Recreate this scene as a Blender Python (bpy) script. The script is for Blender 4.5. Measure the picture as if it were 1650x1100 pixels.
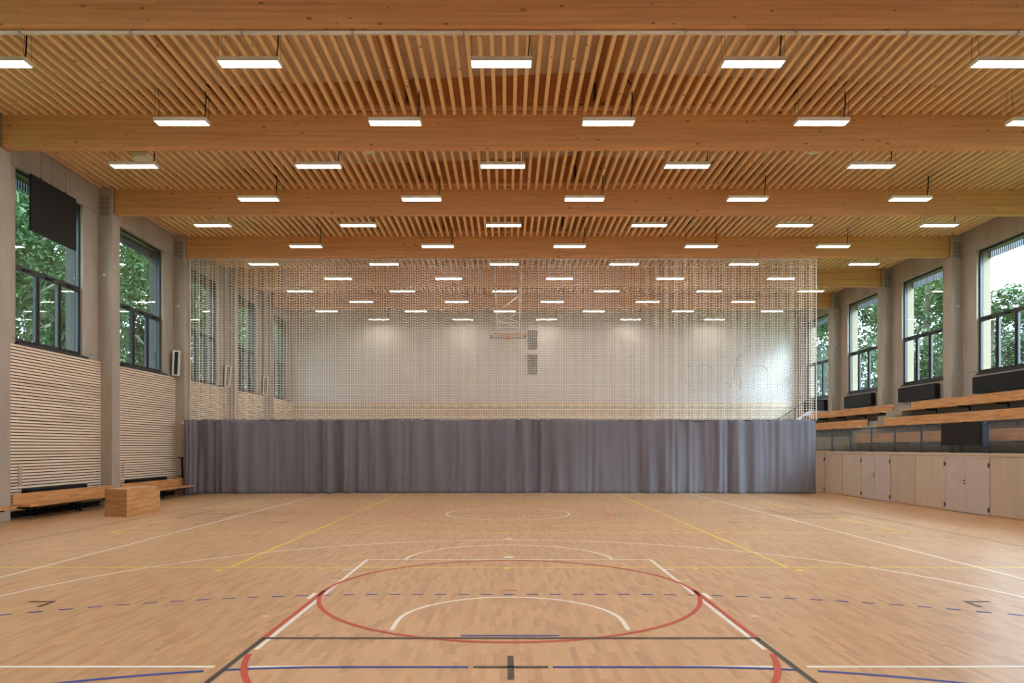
import bpy, math, random
from mathutils import Vector, Matrix
random.seed(7)
S = bpy.context.scene
for o in list(bpy.data.objects): bpy.data.objects.remove(o)
COL = S.collection

# ---------------------------------------------------------------- camera, sky, exposure
F_PX = 1119.0
cam = bpy.data.cameras.new('camera'); camo = bpy.data.objects.new('camera', cam); COL.objects.link(camo)
camo.location = (0, 0, 1.93); camo.rotation_euler = (math.pi/2, 0, 0)
cam.sensor_width = 36; cam.lens = F_PX/1650*36
cam.shift_x = 8.5/1650; cam.shift_y = 170.0/1650
cam.clip_end = 400
S.camera = camo
LAMP = 32.0          # radiance of the ceiling lamps
w = bpy.data.worlds.new('overcast_sky'); S.world = w; w.use_nodes = True
bg = w.node_tree.nodes['Background']
bg.inputs[0].default_value = (0.64, 0.80, 1.0, 1); bg.inputs[1].default_value = 14.0
sd_ = bpy.data.lights.new('hazy_sun', 'SUN'); sd_.energy = 12; sd_.angle = math.radians(24); sd_.color = (.62, .81, 1.0)
sun = bpy.data.objects.new('hazy_sun', sd_); COL.objects.link(sun); sun.rotation_euler = Vector((-1, 1.0, -.8)).to_track_quat('-Z', 'Y').to_euler()
S.view_settings.view_transform = 'Standard'; S.view_settings.look = 'None'
S.view_settings.gamma = 1; S.view_settings.use_curve_mapping = False
S.view_settings.exposure = 0.07
S.cycles.max_bounces = 8; S.cycles.diffuse_bounces = 5; S.cycles.glossy_bounces = 3
S.cycles.transparent_max_bounces = 16; S.cycles.transmission_bounces = 6
S.cycles.use_denoising = True; S.cycles.sample_clamp_indirect = 6
S.cycles.caustics_reflective = False; S.cycles.caustics_refractive = False

# ---------------------------------------------------------------- materials
MATS = {}
class N:
    """tiny node-graph helper"""
    def __init__(s, name):
        s.m = bpy.data.materials.new(name); s.m.use_nodes = True
        s.t = s.m.node_tree; s.b = s.t.nodes['Principled BSDF']; MATS[name] = s.m
    def n(s, typ, **kw):
        nd = s.t.nodes.new(typ)
        for k, v in kw.items(): setattr(nd, k, v)
        return nd
    def l(s, a, b): s.t.links.new(a, b)
    def put(s, sock, v):
        if hasattr(v, 'is_output'): s.l(v, sock)
        else: sock.default_value = v
    def pos(s):
        return s.n('ShaderNodeNewGeometry').outputs['Position']
    def xyz(s):
        q = s.n('ShaderNodeSeparateXYZ'); s.l(s.pos(), q.inputs[0]); return q.outputs
    def comb(s, x, y, z=0.0):
        q = s.n('ShaderNodeCombineXYZ')
        for i, v in enumerate((x, y, z)): s.put(q.inputs[i], v)
        return q.outputs[0]
    def mth(s, op, a, b=0.0, c=0.0):
        q = s.n('ShaderNodeMath', operation=op)
        for i, v in enumerate((a, b, c)): s.put(q.inputs[i], v)
        return q.outputs[0]
    def scale(s, v, sc):
        q = s.n('ShaderNodeMapping'); s.l(v, q.inputs[0]); q.inputs['Scale'].default_value = sc; return q.outputs[0]
    def noise(s, v, sc=1.0, det=3.0, rough=.5):
        q = s.n('ShaderNodeTexNoise'); s.l(v, q.inputs['Vector']); q.inputs['Scale'].default_value = sc
        q.inputs['Detail'].default_value = det; q.inputs['Roughness'].default_value = rough; return q.outputs[0]
    def white(s, v):
        q = s.n('ShaderNodeTexWhiteNoise', noise_dimensions='3D'); s.l(v, q.inputs['Vector']); return q.outputs[0]
    def ramp(s, f, stops):
        q = s.n('ShaderNodeValToRGB'); s.l(f, q.inputs[0]); e = q.color_ramp.elements
        while len(e) < len(stops): e.new(.5)
        for i, (p, c) in enumerate(stops): e[i].position = p; e[i].color = (*c, 1)
        return q.outputs[0]
    def mix(s, f, a, b, mode='MIX'):
        q = s.n('ShaderNodeMix', data_type='RGBA', blend_type=mode)
        s.put(q.inputs[0], f)
        s.put(q.inputs[6], a if hasattr(a, 'is_output') else (*a, 1)); s.put(q.inputs[7], b if hasattr(b, 'is_output') else (*b, 1))
        return q.outputs[2]
    def set(s, col=None, rough=None, metal=None, spec=None):
        if col is not None: s.put(s.b.inputs['Base Color'], col if hasattr(col, 'is_output') else (*col, 1))
        if rough is not None: s.put(s.b.inputs['Roughness'], rough)
        if metal is not None: s.b.inputs['Metallic'].default_value = metal
        if spec is not None: s.b.inputs['Specular IOR Level'].default_value = spec
        return s
    def bump(s, h, dist=.01, strength=.5):
        q = s.n('ShaderNodeBump'); s.l(h, q.inputs['Height']); q.inputs['Distance'].default_value = dist
        q.inputs['Strength'].default_value = strength; s.l(q.outputs[0], s.b.inputs['Normal'])
        return s

def m_plain(name, col, rough=.5, metal=0.0, spec=.5, var=.06):
    n = N(name); f = n.noise(n.pos(), 3.0, 3)
    n.set(n.mix(f, tuple(c*(1-var) for c in col), tuple(min(1, c*(1+var)) for c in col)), rough, metal, spec); return n.m

def m_concrete(name, a, b):
    n = N(name); p = n.pos()
    f1 = n.noise(n.scale(p, (1.0, 1.0, .35)), 1.3, 5, .6)
    f2 = n.noise(n.scale(p, (6, 6, .5)), 3.0, 3, .6)
    f = n.mth('ADD', n.mth('MULTIPLY', f1, .65), n.mth('MULTIPLY', f2, .35))
    c = n.ramp(f, [(.32, a), (.68, b)])
    n.set(c, .8, 0, .25).bump(f2, .004, .3); return n.m

def m_beam(name, base, along=0):
    """glued laminated timber: laminations along one axis, streaks and knots"""
    n = N(name); q = n.xyz(); A = q[along]; B = q[1-along]; Z = q[2]
    lam = n.mth('FLOOR', n.mth('DIVIDE', Z, .042))
    r = n.white(n.comb(lam, n.mth('FLOOR', n.mth('DIVIDE', n.mth('ADD', A, n.mth('MULTIPLY', lam, 1.7)), 3.1))))
    st = n.noise(n.comb(n.mth('MULTIPLY', A, .7), n.mth('MULTIPLY', B, 6.0), n.mth('MULTIPLY', Z, 24.0)), 1.0, 4, .6)
    f = n.mth('ADD', n.mth('MULTIPLY', r, .28), n.mth('MULTIPLY', st, .72))
    c = n.ramp(f, [(.22, tuple(x*.80 for x in base)), (.5, base), (.8, tuple(min(1, x*1.16) for x in base))])
    v = n.n('ShaderNodeTexVoronoi', feature='F1'); v.inputs['Scale'].default_value = 1.0; v.inputs['Randomness'].default_value = 1.0
    n.l(n.comb(n.mth('MULTIPLY', A, 2.9), n.mth('MULTIPLY', B, 3.0), n.mth('MULTIPLY', Z, 6.0)), v.inputs['Vector'])
    sz = n.mth('MULTIPLY', n.white(v.outputs['Position']), .21)
    k = n.mth('LESS_THAN', v.outputs['Distance'], n.mth('SUBTRACT', sz, .035))
    c = n.mix(n.mth('MULTIPLY', k, .75), c, tuple(x*.28 for x in base))
    n.set(c, .55, 0, .3); return n.m

def m_blocks(name, base, wdt, lng, u, v, var=.25, rough=.4, spec=.4, coat=0, gap=.35):
    """finger-jointed strip wood; u = axis along strips, v = axis across"""
    n = N(name); q = n.xyz(); U = q[u]
    V = q[v] if v < 3 else n.mth('ADD', q[0], q[2])
    i = n.mth('FLOOR', n.mth('DIVIDE', V, wdt))
    off = n.white(n.comb(i, 3.7, 1.1))
    uu = n.mth('ADD', n.mth('DIVIDE', U, lng), n.mth('MULTIPLY', off, 9.0))
    uu = n.mth('ADD', uu, n.mth('MULTIPLY', n.noise(n.comb(uu, n.mth('MULTIPLY', i, 5.3), 0.0), 1.0, 0), .5))
    j = n.mth('FLOOR', uu)
    r = n.white(n.comb(i, j, 0.0))
    r2 = n.white(n.comb(j, i, 8.0))
    sc = [14.0, 14.0, 14.0]; sc[u] = 1.4
    g = n.noise(n.comb(n.mth('MULTIPLY', q[0], sc[0]), n.mth('ADD', n.mth('MULTIPLY', q[1], sc[1]), n.mth('MULTIPLY', r, 40.0)), n.mth('MULTIPLY', q[2], sc[2])), 2.2, 4, .65)
    f = n.mth('ADD', n.mth('MULTIPLY', r, .62), n.mth('MULTIPLY', g, .38))
    lo = tuple(x*(1-var*.85) for x in base[:1]) + (base[1]*(1-var*1.5), base[2]*(1-var*1.8))
    hi = tuple(min(1, x*(1+var*.6)) for x in base)
    c = n.ramp(f, [(.12, lo), (.45, base), (.85, hi)])
    dark = n.mth('GREATER_THAN', r2, .93)
    c = n.mix(n.mth('MULTIPLY', dark, .30), c, tuple(x*.55 for x in base))
    fr = n.mth('FRACT', n.mth('DIVIDE', V, wdt)); e = n.mth('LESS_THAN', fr, .03)
    fr2 = n.mth('FRACT', uu); e2 = n.mth('LESS_THAN', fr2, .006)
    c = n.mix(n.mth('MULTIPLY', n.mth('MAXIMUM', e, e2), gap), c, tuple(x*.45 for x in base))
    n.set(c, rough, 0, spec)
    if coat:
        n.b.inputs['Coat Weight'].default_value = coat; n.b.inputs['Coat Roughness'].default_value = .22
    return n.m

m_concrete('concrete', (.36, .31, .26), (.47, .415, .355))
m_concrete('concrete_tier', (.30, .27, .225), (.40, .36, .31))
m_beam('glulam', (.67, .345, .155), 0)
m_beam('glulam_long', (.62, .32, .14), 1)
m_beam('slat_wood', (.86, .62, .395), 1)
m_blocks('cladding_wood', (.89, .76, .60), .085, 1.9, 1, 2, .10, .6, .25, gap=0)
m_blocks('cladding_wood_end', (.82, .68, .51), .085, 1.9, 0, 2, .10, .6, .25, gap=0)
m_blocks('bench_oak', (.60, .325, .135), .045, .42, 1, 3, .24, .42, .4, gap=.2)
m_blocks('box_oak', (.60, .335, .145), .045, .36, 1, 2, .24, .42, .4, gap=.2)
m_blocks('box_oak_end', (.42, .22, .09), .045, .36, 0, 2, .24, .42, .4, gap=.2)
m_blocks('parquet', (.60, .37, .195), .060, .36, 1, 0, .18, .34, .5, .0, gap=.28)
# birch plywood
n = N('plywood'); q = n.xyz(); oi = n.n('ShaderNodeObjectInfo').outputs['Random']
f = n.noise(n.comb(n.mth('MULTIPLY', q[0], 3), n.mth('MULTIPLY', q[1], 3.0), n.mth('MULTIPLY', q[2], .55)), 1.6, 5, .65)
n.set(n.ramp(n.mth('ADD', n.mth('MULTIPLY', f, .6), n.mth('MULTIPLY', oi, .4)), [(.25, (.44, .355, .275)), (.75, (.58, .485, .39))]), .5, 0, .35)
# roof deck boards: pale panels with joints
n = N('roof_deck'); q = n.xyz()
ju = n.mth('LESS_THAN', n.mth('FRACT', n.mth('DIVIDE', q[0], 2.57)), .006)
jv = n.mth('LESS_THAN', n.mth('FRACT', n.mth('DIVIDE', q[1], .62)), .02)
f = n.noise(n.pos(), 2.0, 3)
n.set(n.mix(n.mth('MULTIPLY', n.mth('MAXIMUM', ju, jv), .5), n.ramp(f, [(.3, (.84, .75, .66)), (.7, (.89, .80, .71))]), (.25, .2, .16)), .85, 0, .1)
# end wall render
n = N('end_wall_panel'); q = n.xyz()
j = n.mth('MAXIMUM', n.mth('LESS_THAN', n.mth('FRACT', n.mth('DIVIDE', n.mth('ADD', q[0], 13.4), 2.5)), .004), n.mth('LESS_THAN', n.mth('FRACT', n.mth('DIVIDE', q[2], 1.25)), .006))
f = n.noise(n.pos(), .8, 3)
n.set(n.mix(n.mth('MULTIPLY', j, .22), n.ramp(f, [(.3, (.54, .505, .485)), (.7, (.58, .545, .52))]), (.3, .28, .26)), .75, 0, .2)
m_plain('black_metal', (.010, .010, .011), .55, spec=.25)
m_plain('black_panel', (.013, .011, .011), .7, spec=.3)
m_plain('window_metal', (.022, .024, .028), .4)
m_plain('rail_steel', (.035, .05, .075), .45)
m_plain('mesh_steel', (.17, .15, .125), .5, .2)
m_plain('dark_void', (.012, .010, .009), .9)
m_plain('door_paint', (.52, .445, .41), .5, spec=.35, var=.02)
m_plain('lamp_housing', (.80, .76, .70), .45, var=.02)
m_plain('white_plastic', (.70, .68, .64), .45, var=.02)
m_plain('white_steel', (.72, .70, .66), .4, var=.02)
m_plain('net_cord', (.86, .81, .73), .8, var=.02)
m_plain('net_edge', (.82, .80, .78), .7, var=.02)
m_plain('wire_steel', (.12, .10, .08), .4, .5)
m_plain('hoop_orange', (.80, .16, .045), .45)
m_plain('chrome', (.45, .43, .40), .3, .8)
m_plain('letter_line', (.80, .72, .66), .5, var=.02)
m_plain('wall_groove', (.15, .135, .125), .8)
m_plain('reveal_timber', (.18, .125, .072), .6)
m_plain('facade_grey', (.036, .038, .032), .7)
m_plain('riser_shade', (.115, .095, .07), .7)
m_plain('paint_white', (.93, .91, .88), .4, var=.03)
m_plain('paint_yellow', (.92, .72, .05), .4, var=.05)
m_plain('paint_red', (.56, .055, .03), .4, var=.05)
m_plain('paint_orange', (.66, .20, .09), .4, var=.08)
m_plain('paint_black', (.035, .03, .028), .4, var=.05)
m_plain('paint_brown', (.17, .10, .065), .4, var=.1)
m_plain('paint_blue', (.04, .075, .36), .5, spec=.25, var=.05)
m_plain('bark', (.11, .085, .06), .9)
m_plain('lawn', (.10, .19, .05), .9, var=.3)
n = N('curtain_cloth'); f = n.noise(n.scale(n.pos(), (2, 2, .3)), 1.5, 4)
n.set(n.ramp(f, [(.3, (.165, .157, .188)), (.7, (.195, .187, .222))]), .7, 0, .3)
n.b.inputs['Sheen Weight'].default_value = .15
def m_leaf(name, a, b):
    n = N(name); oi = n.n('ShaderNodeNewGeometry')
    r = oi.outputs['Random Per Island']
    c = n.ramp(r, [(0, a), (1, b)])
    n.set(c, .55, 0, .4)
    tr = n.n('ShaderNodeBsdfTranslucent'); n.l(c, tr.inputs[0]); mx = n.n('ShaderNodeMixShader'); mx.inputs[0].default_value = .35
    out = n.t.nodes['Material Output']; n.l(n.b.outputs[0], mx.inputs[1]); n.l(tr.outputs[0], mx.inputs[2]); n.l(mx.outputs[0], out.inputs[0])
m_leaf('leaf_a', (.022, .048, .012), (.062, .11, .032))
m_leaf('leaf_b', (.020, .038, .012), (.048, .078, .024))
n = N('window_glass')
tr = n.n('ShaderNodeBsdfTransparent'); tr.inputs[0].default_value = (.90, .94, .92, 1)
gl = n.n('ShaderNodeBsdfGlossy'); gl.inputs['Roughness'].default_value = .02; gl.inputs[0].default_value = (.9, .95, 1, 1)
fr_ = n.n('ShaderNodeLayerWeight'); fr_.inputs[0].default_value = .5
fr = n.mth('ADD', n.mth('MULTIPLY', n.mth('POWER', fr_.outputs['Facing'], 5.0), .92), .045)
mx = n.n('ShaderNodeMixShader'); n.l(fr, mx.inputs[0]); n.l(tr.outputs[0], mx.inputs[1]); n.l(gl.outputs[0], mx.inputs[2])
n.l(mx.outputs[0], n.t.nodes['Material Output'].inputs[0])
n = N('lamp_light')
em = n.n('ShaderNodeEmission'); em.inputs[0].default_value = (1.0, .91, .79, 1); em.inputs[1].default_value = LAMP
n.l(em.outputs[0], n.t.nodes['Material Output'].inputs[0])

# ---------------------------------------------------------------- mesh helpers
class MB:
    def __init__(s): s.v = []; s.f = []; s.mi = []; s.cur = 0
    def add(s, vs, fs):
        k = len(s.v); s.v += [tuple(x) for x in vs]; s.f += [tuple(i+k for i in f) for f in fs]; s.mi += [s.cur]*len(fs); return s
    def box(s, x0, x1, y0, y1, z0, z1):
        vs = [(x0,y0,z0),(x1,y0,z0),(x1,y1,z0),(x0,y1,z0),(x0,y0,z1),(x1,y0,z1),(x1,y1,z1),(x0,y1,z1)]
        return s.add(vs, [(0,3,2,1),(4,5,6,7),(0,1,5,4),(1,2,6,5),(2,3,7,6),(3,0,4,7)])
    def tube(s, pts, r, n=8, closed=False, cap=True):
        pts = [Vector(p) for p in pts]; m = len(pts); rings = []
        for i, p in enumerate(pts):
            a = pts[(i-1) % m] if (closed or i > 0) else p; b = pts[(i+1) % m] if (closed or i < m-1) else p
            d = (b-a).normalized() if (b-a).length > 1e-9 else Vector((0,0,1))
            up = Vector((0,0,1)) if abs(d.z) < .95 else Vector((0,1,0))
            u = d.cross(up).normalized(); w_ = d.cross(u)
            rings.append([p + (u*math.cos(2*math.pi*(k+.5)/n) + w_*math.sin(2*math.pi*(k+.5)/n))*r for k in range(n)])
        vs = [v for rg in rings for v in rg]; fs = []
        for i in range(m if closed else m-1):
            j = (i+1) % m
            for k in range(n): fs.append((i*n+k, i*n+(k+1)%n, j*n+(k+1)%n, j*n+k))
        if not closed and cap: fs += [tuple(range(n))[::-1], tuple((m-1)*n+k for k in range(n))]
        return s.add(vs, fs)
    def prism(s, poly, axis, a, b):
        """poly of 2D points extruded along axis from a to b"""
        n = len(poly)
        def P(p, t):
            q = list(p); q.insert(axis, t); return tuple(q)
        vs = [P(p, a) for p in poly] + [P(p, b) for p in poly]
        fs = [tuple(range(n)), tuple(range(2*n-1, n-1, -1))] + [(i, (i+1) % n, n+(i+1) % n, n+i) for i in range(n)]
        return s.add(vs, fs)
    def ribbon(s, pts, wd, z, closed=False):
        pts = [Vector((p[0], p[1])) for p in pts]; m = len(pts); L = []; R = []
        for i, p in enumerate(pts):
            a = pts[(i-1) % m] if (closed or i > 0) else p; b = pts[(i+1) % m] if (closed or i < m-1) else p
            d = (b-a).normalized(); nn = Vector((-d.y, d.x))*wd/2
            L.append((p+nn)); R.append((p-nn))
        vs = [(q.x, q.y, z) for q in L] + [(q.x, q.y, z) for q in R]
        fs = [(i, m+i, m+(i+1) % m, (i+1) % m) for i in range(m if closed else m-1)]
        return s.add(vs, fs)
    def data(s, name, mats, smooth=False):
        me = bpy.data.meshes.new(name); me.from_pydata(s.v, [], s.f)
        for m in (mats if isinstance(mats, (list, tuple)) else [mats]): me.materials.append(MATS[m])
        if any(s.mi): me.polygons.foreach_set('material_index', s.mi)
        if smooth: me.polygons.foreach_set('use_smooth', [True]*len(s.f))
        me.update(); return me

def put(name, mb, mat, parent=None, loc=(0,0,0), smooth=False, bevel=0, label=None):
    me = mb if isinstance(mb, bpy.types.Mesh) else mb.data(name, mat, smooth)
    o = bpy.data.objects.new(name, me); COL.objects.link(o); o.location = loc
    if parent: o.parent = parent
    if bevel:
        b = o.modifiers.new('bevel', 'BEVEL'); b.width = bevel; b.segments = 2; b.limit_method = 'ANGLE'
    if label: o['label'] = label
    return o
def tag(o, label, cat, group=None, kind=None):
    o['label'] = label; o['category'] = cat
    if group: o['group'] = group
    if kind: o['kind'] = kind
    return o
def thing(name, loc, label, cat, group=None):
    o = bpy.data.objects.new(name, None); COL.objects.link(o); o.location = loc; o.empty_display_size = .2
    return tag(o, label, cat, group)
def struct(name, mb, mat, **k):
    o = put(name, mb, mat, **k); o['kind'] = 'structure'; return o
def copy_tree(o, parent=None, loc=None, label=None):
    c = o.copy(); COL.objects.link(c); c.parent = parent
    if loc is not None: c.location = loc
    if label: c['label'] = label
    for ch in list(o.children): copy_tree(ch, c)
    return c
def arc(cx, cy, r, a0, a1, n=48):
    return [(cx+r*math.cos(math.radians(a0+(a1-a0)*i/n)), cy+r*math.sin(math.radians(a0+(a1-a0)*i/n))) for i in range(n+1)]
ORD = ['first','second','third','fourth','fifth','sixth','seventh','eighth','ninth','tenth','eleventh','twelfth','thirteenth','fourteenth','fifteenth']

# ---------------------------------------------------------------- main dimensions
P = 5.147
BC = [12.82 + P*i for i in range(-2, 6)]         # beam centre lines: index 2 is the nearest visible one
BE = [-2.6] + BC + [43.5]                        # bay borders, end wall at 43.5
XL, XLW = -13.0, -13.46                          # left column face, left wall face
XR, XRW = 17.95, 18.41
ZB = 9.64                                        # underside of beams
ZS = 10.46                                       # underside of slats
XRIDGE = 2.475
def zroof(x): return 11.56 - .037*abs(x-XRIDGE)
NB = len(BC)
BAYS = [(BE[i], BE[i+1]) for i in range(len(BE)-1)]
def bayname(i):                                  # bays in view are 2..8 counted from the camera
    return ORD[max(0, i-2)]

# ---------------------------------------------------------------- floor and court lines
floor = struct('floor', MB().box(-14.0, 18.9, -3.2, 44.1, -.2, 0), 'parquet')
CX, CY = .035, 20.13
def line(mb, x0, y0, x1, y1, z, wd=.05): mb.ribbon([(CX+x0, y0), (CX+x1, y1)], wd, z)
# yellow: volleyball courts along and across the hall
m = MB(); z = .001
for s in (-1, 1):
    line(m, 4.475*s, CY-8.975, 4.475*s, CY+8.975, z)
    line(m, 8.975*s, CY-4.475, 8.975*s, CY-1.3, z); line(m, 8.975*s, CY+1.3, 8.975*s, CY+4.475, z)
    line(m, -9, CY+4.475*s, 9, CY+4.475*s, z)
    line(m, -4.475, CY+2.975*s, 4.475, CY+2.975*s, z)
    line(m, -9, CY+8.975*s, 9, CY+8.975*s, z)
    line(m, 2.975*s, CY-8.975-.14, 2.975*s, CY-8.975-.07, z, .09)
    line(m, 4.55*s, CY-8.975-.36, 4.55*s, CY-8.975-.21, z, .09)
    line(m, 2.975*s, CY-4.475+.03, 2.975*s, CY-4.475+.12, z, .08)
line(m, -.03, CY-8.975-.16, -.03, CY-8.975-.04, z, .08); line(m, -.03, CY-4.5, -.03, CY-4.3, z, .07); line(m, -.03, CY+4.3, -.03, CY+4.5, z, .07)
put('yellow_court_lines', m, 'paint_yellow', floor, label='yellow volleyball lines')
# white: basketball court
m = MB(); z = .0018
for s in (-1, 1):
    line(m, 7.525*s, 6.08, 7.525*s, CY+14.05, z)
    yb = CY-14.025*s                      # s=1 the near half, s=-1 the far half
    y3 = CY-12.45*s
    a = math.degrees(math.acos(6.6/6.725))
    pts = arc(CX, y3, 6.725, a, 180-a, 96) if s > 0 else arc(CX, y3, 6.725, 180+a, 360-a, 96)
    m.ribbon(pts, .05, z)
    for q in (-1, 1): line(m, 6.6*q, yb, 6.6*q, y3+s*6.725*math.sin(math.radians(a)), z)
    yf = CY-8.225*s
    line(m, -2.45, yf, 2.45, yf, z)
    m.ribbon(arc(CX, yf, 1.775, 0, 180*s, 64), .05, z)
for q in (-1, 1):
    line(m, 2.425*q, 11.9, 2.425*q, 6.62, z)
    line(m, 2.45*q, 10.95, 2.62*q, 10.95, z); line(m, 2.45*q, 10.06, 2.62*q, 10.06, z, .045)
    line(m, 2.56*q, 8.83, 2.56*q, 9.18, z, .06); line(m, 2.75*q, 7.93, 2.83*q, 7.93, z, .035)
    line(m, 1.25*q, 7.33, 1.25*q, 7.68, z, .05)
m.ribbon(arc(CX, 7.68, 1.25, 0, 180, 48), .05, z)
line(m, -7.55, 6.10, -2.60, 6.10, z); line(m, 2.60, 6.10, 7.55, 6.10, z); line(m, -2.30, 6.10, -1.5, 6.10, z); line(m, 1.5, 6.10, 2.30, 6.10, z)
m.ribbon(arc(CX, CY, 1.775, 0, 360, 96)[:-1], .05, z, closed=True)
for yy in (12.17, 14.60, CY+5.55): m.add([(p[0], p[1], z) for p in arc(CX, yy, .095, 0, 345, 23)], [tuple(range(24))])
put('white_court_lines', m, 'paint_white', floor, label='white basketball lines')
# blue: handball goal area and dashed free-throw line
m = MB(); z = .0026; g0 = .09
m.ribbon([(CX-1.5, g0+6), (CX-.37, g0+6)], .05, z); m.ribbon([(CX+.37, g0+6), (CX+1.5, g0+6)], .05, z)
m.ribbon(arc(CX-1.5, g0, 6, 90, 99.4, 30), .05, z); m.ribbon(arc(CX+1.5, g0, 6, 90, 80.6, 30), .05, z)
m.ribbon(arc(CX-1.5, g0, 6, 101, 150, 40), .05, z); m.ribbon(arc(CX+1.5, g0, 6, 79, 30, 40), .05, z)
line(m, -.505, 7.105, .505, 7.105, z, .045)
s_ = -.075
for k in range(45):
    d0 = .3*k
    for sg in (-1, 1):
        if k == 0 and sg < 0: continue
        pts = []
        for t in (d0-.075, d0, d0+.075):
            if t <= 1.5: p = (t, g0+9)
            else:
                an = (t-1.5)/9.0; p = (1.5+9*math.sin(an), g0+9*math.cos(an))
            pts.append((CX+sg*p[0], p[1]))
        m.ribbon(pts, .05, z)
put('blue_court_lines', m, 'paint_blue', floor, label='blue handball lines')
# red: stadium shaped zone around the key and the centre circle
m = MB(); z = .0034
m.ribbon(arc(CX, 9.34, 2.475, 0, 360, 128)[:-1], .055, z, closed=True)
for q in (-1, 1):
    line(m, 2.49*q, 7.04, 2.49*q, 9.34, z)
m.ribbon(arc(CX, 6.9, 2.475, 190, 350, 80), .055, z)
line(m, -.1, 9.34, .1, 9.34, z, .04)
put('red_court_lines', m, 'paint_red', floor, label='red zone lines')
m = MB(); m.ribbon(arc(CX, CY, 2.92, 0, 360, 120)[:-1], .05, .0014, closed=True)
put('centre_circle', m, 'paint_orange', floor, label='faint orange centre circle')
# black: small goal box, badminton and handball lines
m = MB(); z = .0042
for q in (-1, 1):
    line(m, 2.49*q, 7.01, 2.49*q, 1.2, z)
    for yy in (8.67, 17.7): 
        line(m, 5.67*q, yy, 6.0*q, yy, z, .04)
        d = -.3 if yy < 10 else .25
        line(m, 5.69*q, yy, 5.69*q, yy+d, z, .04)
line(m, -2.515, 7.01, 2.515, 7.01, z, .055)
line(m, -.33, 6.09, .33, 6.09, z); line(m, 0, 5.76, 0, 6.41, z, .057)
put('black_court_lines', m, 'paint_black', floor, label='black box lines')
m = MB(); z = .0032
for q in (-1, 1):
    line(m, 9.975*q, 1.0, 9.975*q, 40.1, z, .045)
    line(m, 8.975*q, CY-1.3, 8.975*q, CY+1.3, z); line(m, 7.95*q, CY-1.3, 7.95*q, CY+1.3, z)
    for s in (-1, 1): line(m, 7.95*q, CY+1.3*s, 8.975*q, CY+1.3*s, z, .03)
    line(m, 8.25*q, CY-.25, 8.6*q, CY-.25, z, .04); line(m, 8.25*q, CY-.25, 8.25*q, CY+.2, z, .04)
    line(m, 8.8*q, 17.0, 8.8*q, 17.5, z, .04); line(m, 8.8*q, 17.25, 9.2*q, 17.25, z, .03)
line(m, -9.975, CY, 9.975, CY, z, .04)
put('brown_court_lines', m, 'paint_brown', floor, label='thin dark brown lines')

# ---------------------------------------------------------------- walls
def side_wall(name, xf, sgn):
    """xf = inner face, sgn = direction away from the hall; openings for the windows in every bay"""
    m = MB(); xo = xf + sgn*.55; xb = xf + sgn*.03
    a, b = sorted((xb, xo)); fa, fb = sorted((xf, xb)); 
    m.box(a, b, -3.1, 44.0, -.2, 4.76)
    m.box(a, b, -3.1, 44.0, 9.62, 11.9)
    for i, (y0, y1) in enumerate(BAYS):
        c = (y0+y1)/2 if 0 < i < len(BAYS)-1 else ((y1-P/2) if i == 0 else y0+P/2)
        m.box(a, b, y0-.0, c-1.52, 4.76, 9.62); m.box(a, b, c+1.52, y1+.0, 4.76, 9.62)
        g = .008
        m.box(fa, fb, y0, c-g, 9.62+g, 11.8); m.box(fa, fb, c+g, y1, 9.62+g, 11.8)          # lintel slabs, joint at mid-bay
        m.box(fa, fb, y0, c-1.52, 4.9+g, 9.62-g); m.box(fa, fb, c+1.52, y1, 4.9+g, 9.62-g)   # jamb slabs
        m.box(fa, fb, y0, y1, 0, 4.76)
        m.box(fa, fb, y0, c-1.52, 4.76, 4.9-g); m.box(fa, fb, c+1.52, y1, 4.76, 4.9-g)
    return struct(name, m, 'concrete')
side_wall('wall_left', XLW, -1); side_wall('wall_right', XRW, 1)
struct('wall_back', MB().box(-14.0, 18.95, 43.5, 44.1, -.2, 12), 'end_wall_panel')
struct('wall_front', MB().box(-14.0, 18.95, -3.2, -2.6, -.2, 12), 'end_wall_panel')
# roof deck, pitched to a ridge
m = MB()
for y0, y1 in [(-3.2, 44.1)]:
    zl, zr, zc = zroof(-14.05), zroof(19.0), zroof(XRIDGE)
    m.prism([(-14.05, zl), (XRIDGE, zc), (19.0, zr), (19.0, zr+.4), (XRIDGE, zc+.4), (-14.05, zl+.4)], 1, y0, y1)
struct('ceiling', m, 'roof_deck')

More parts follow.
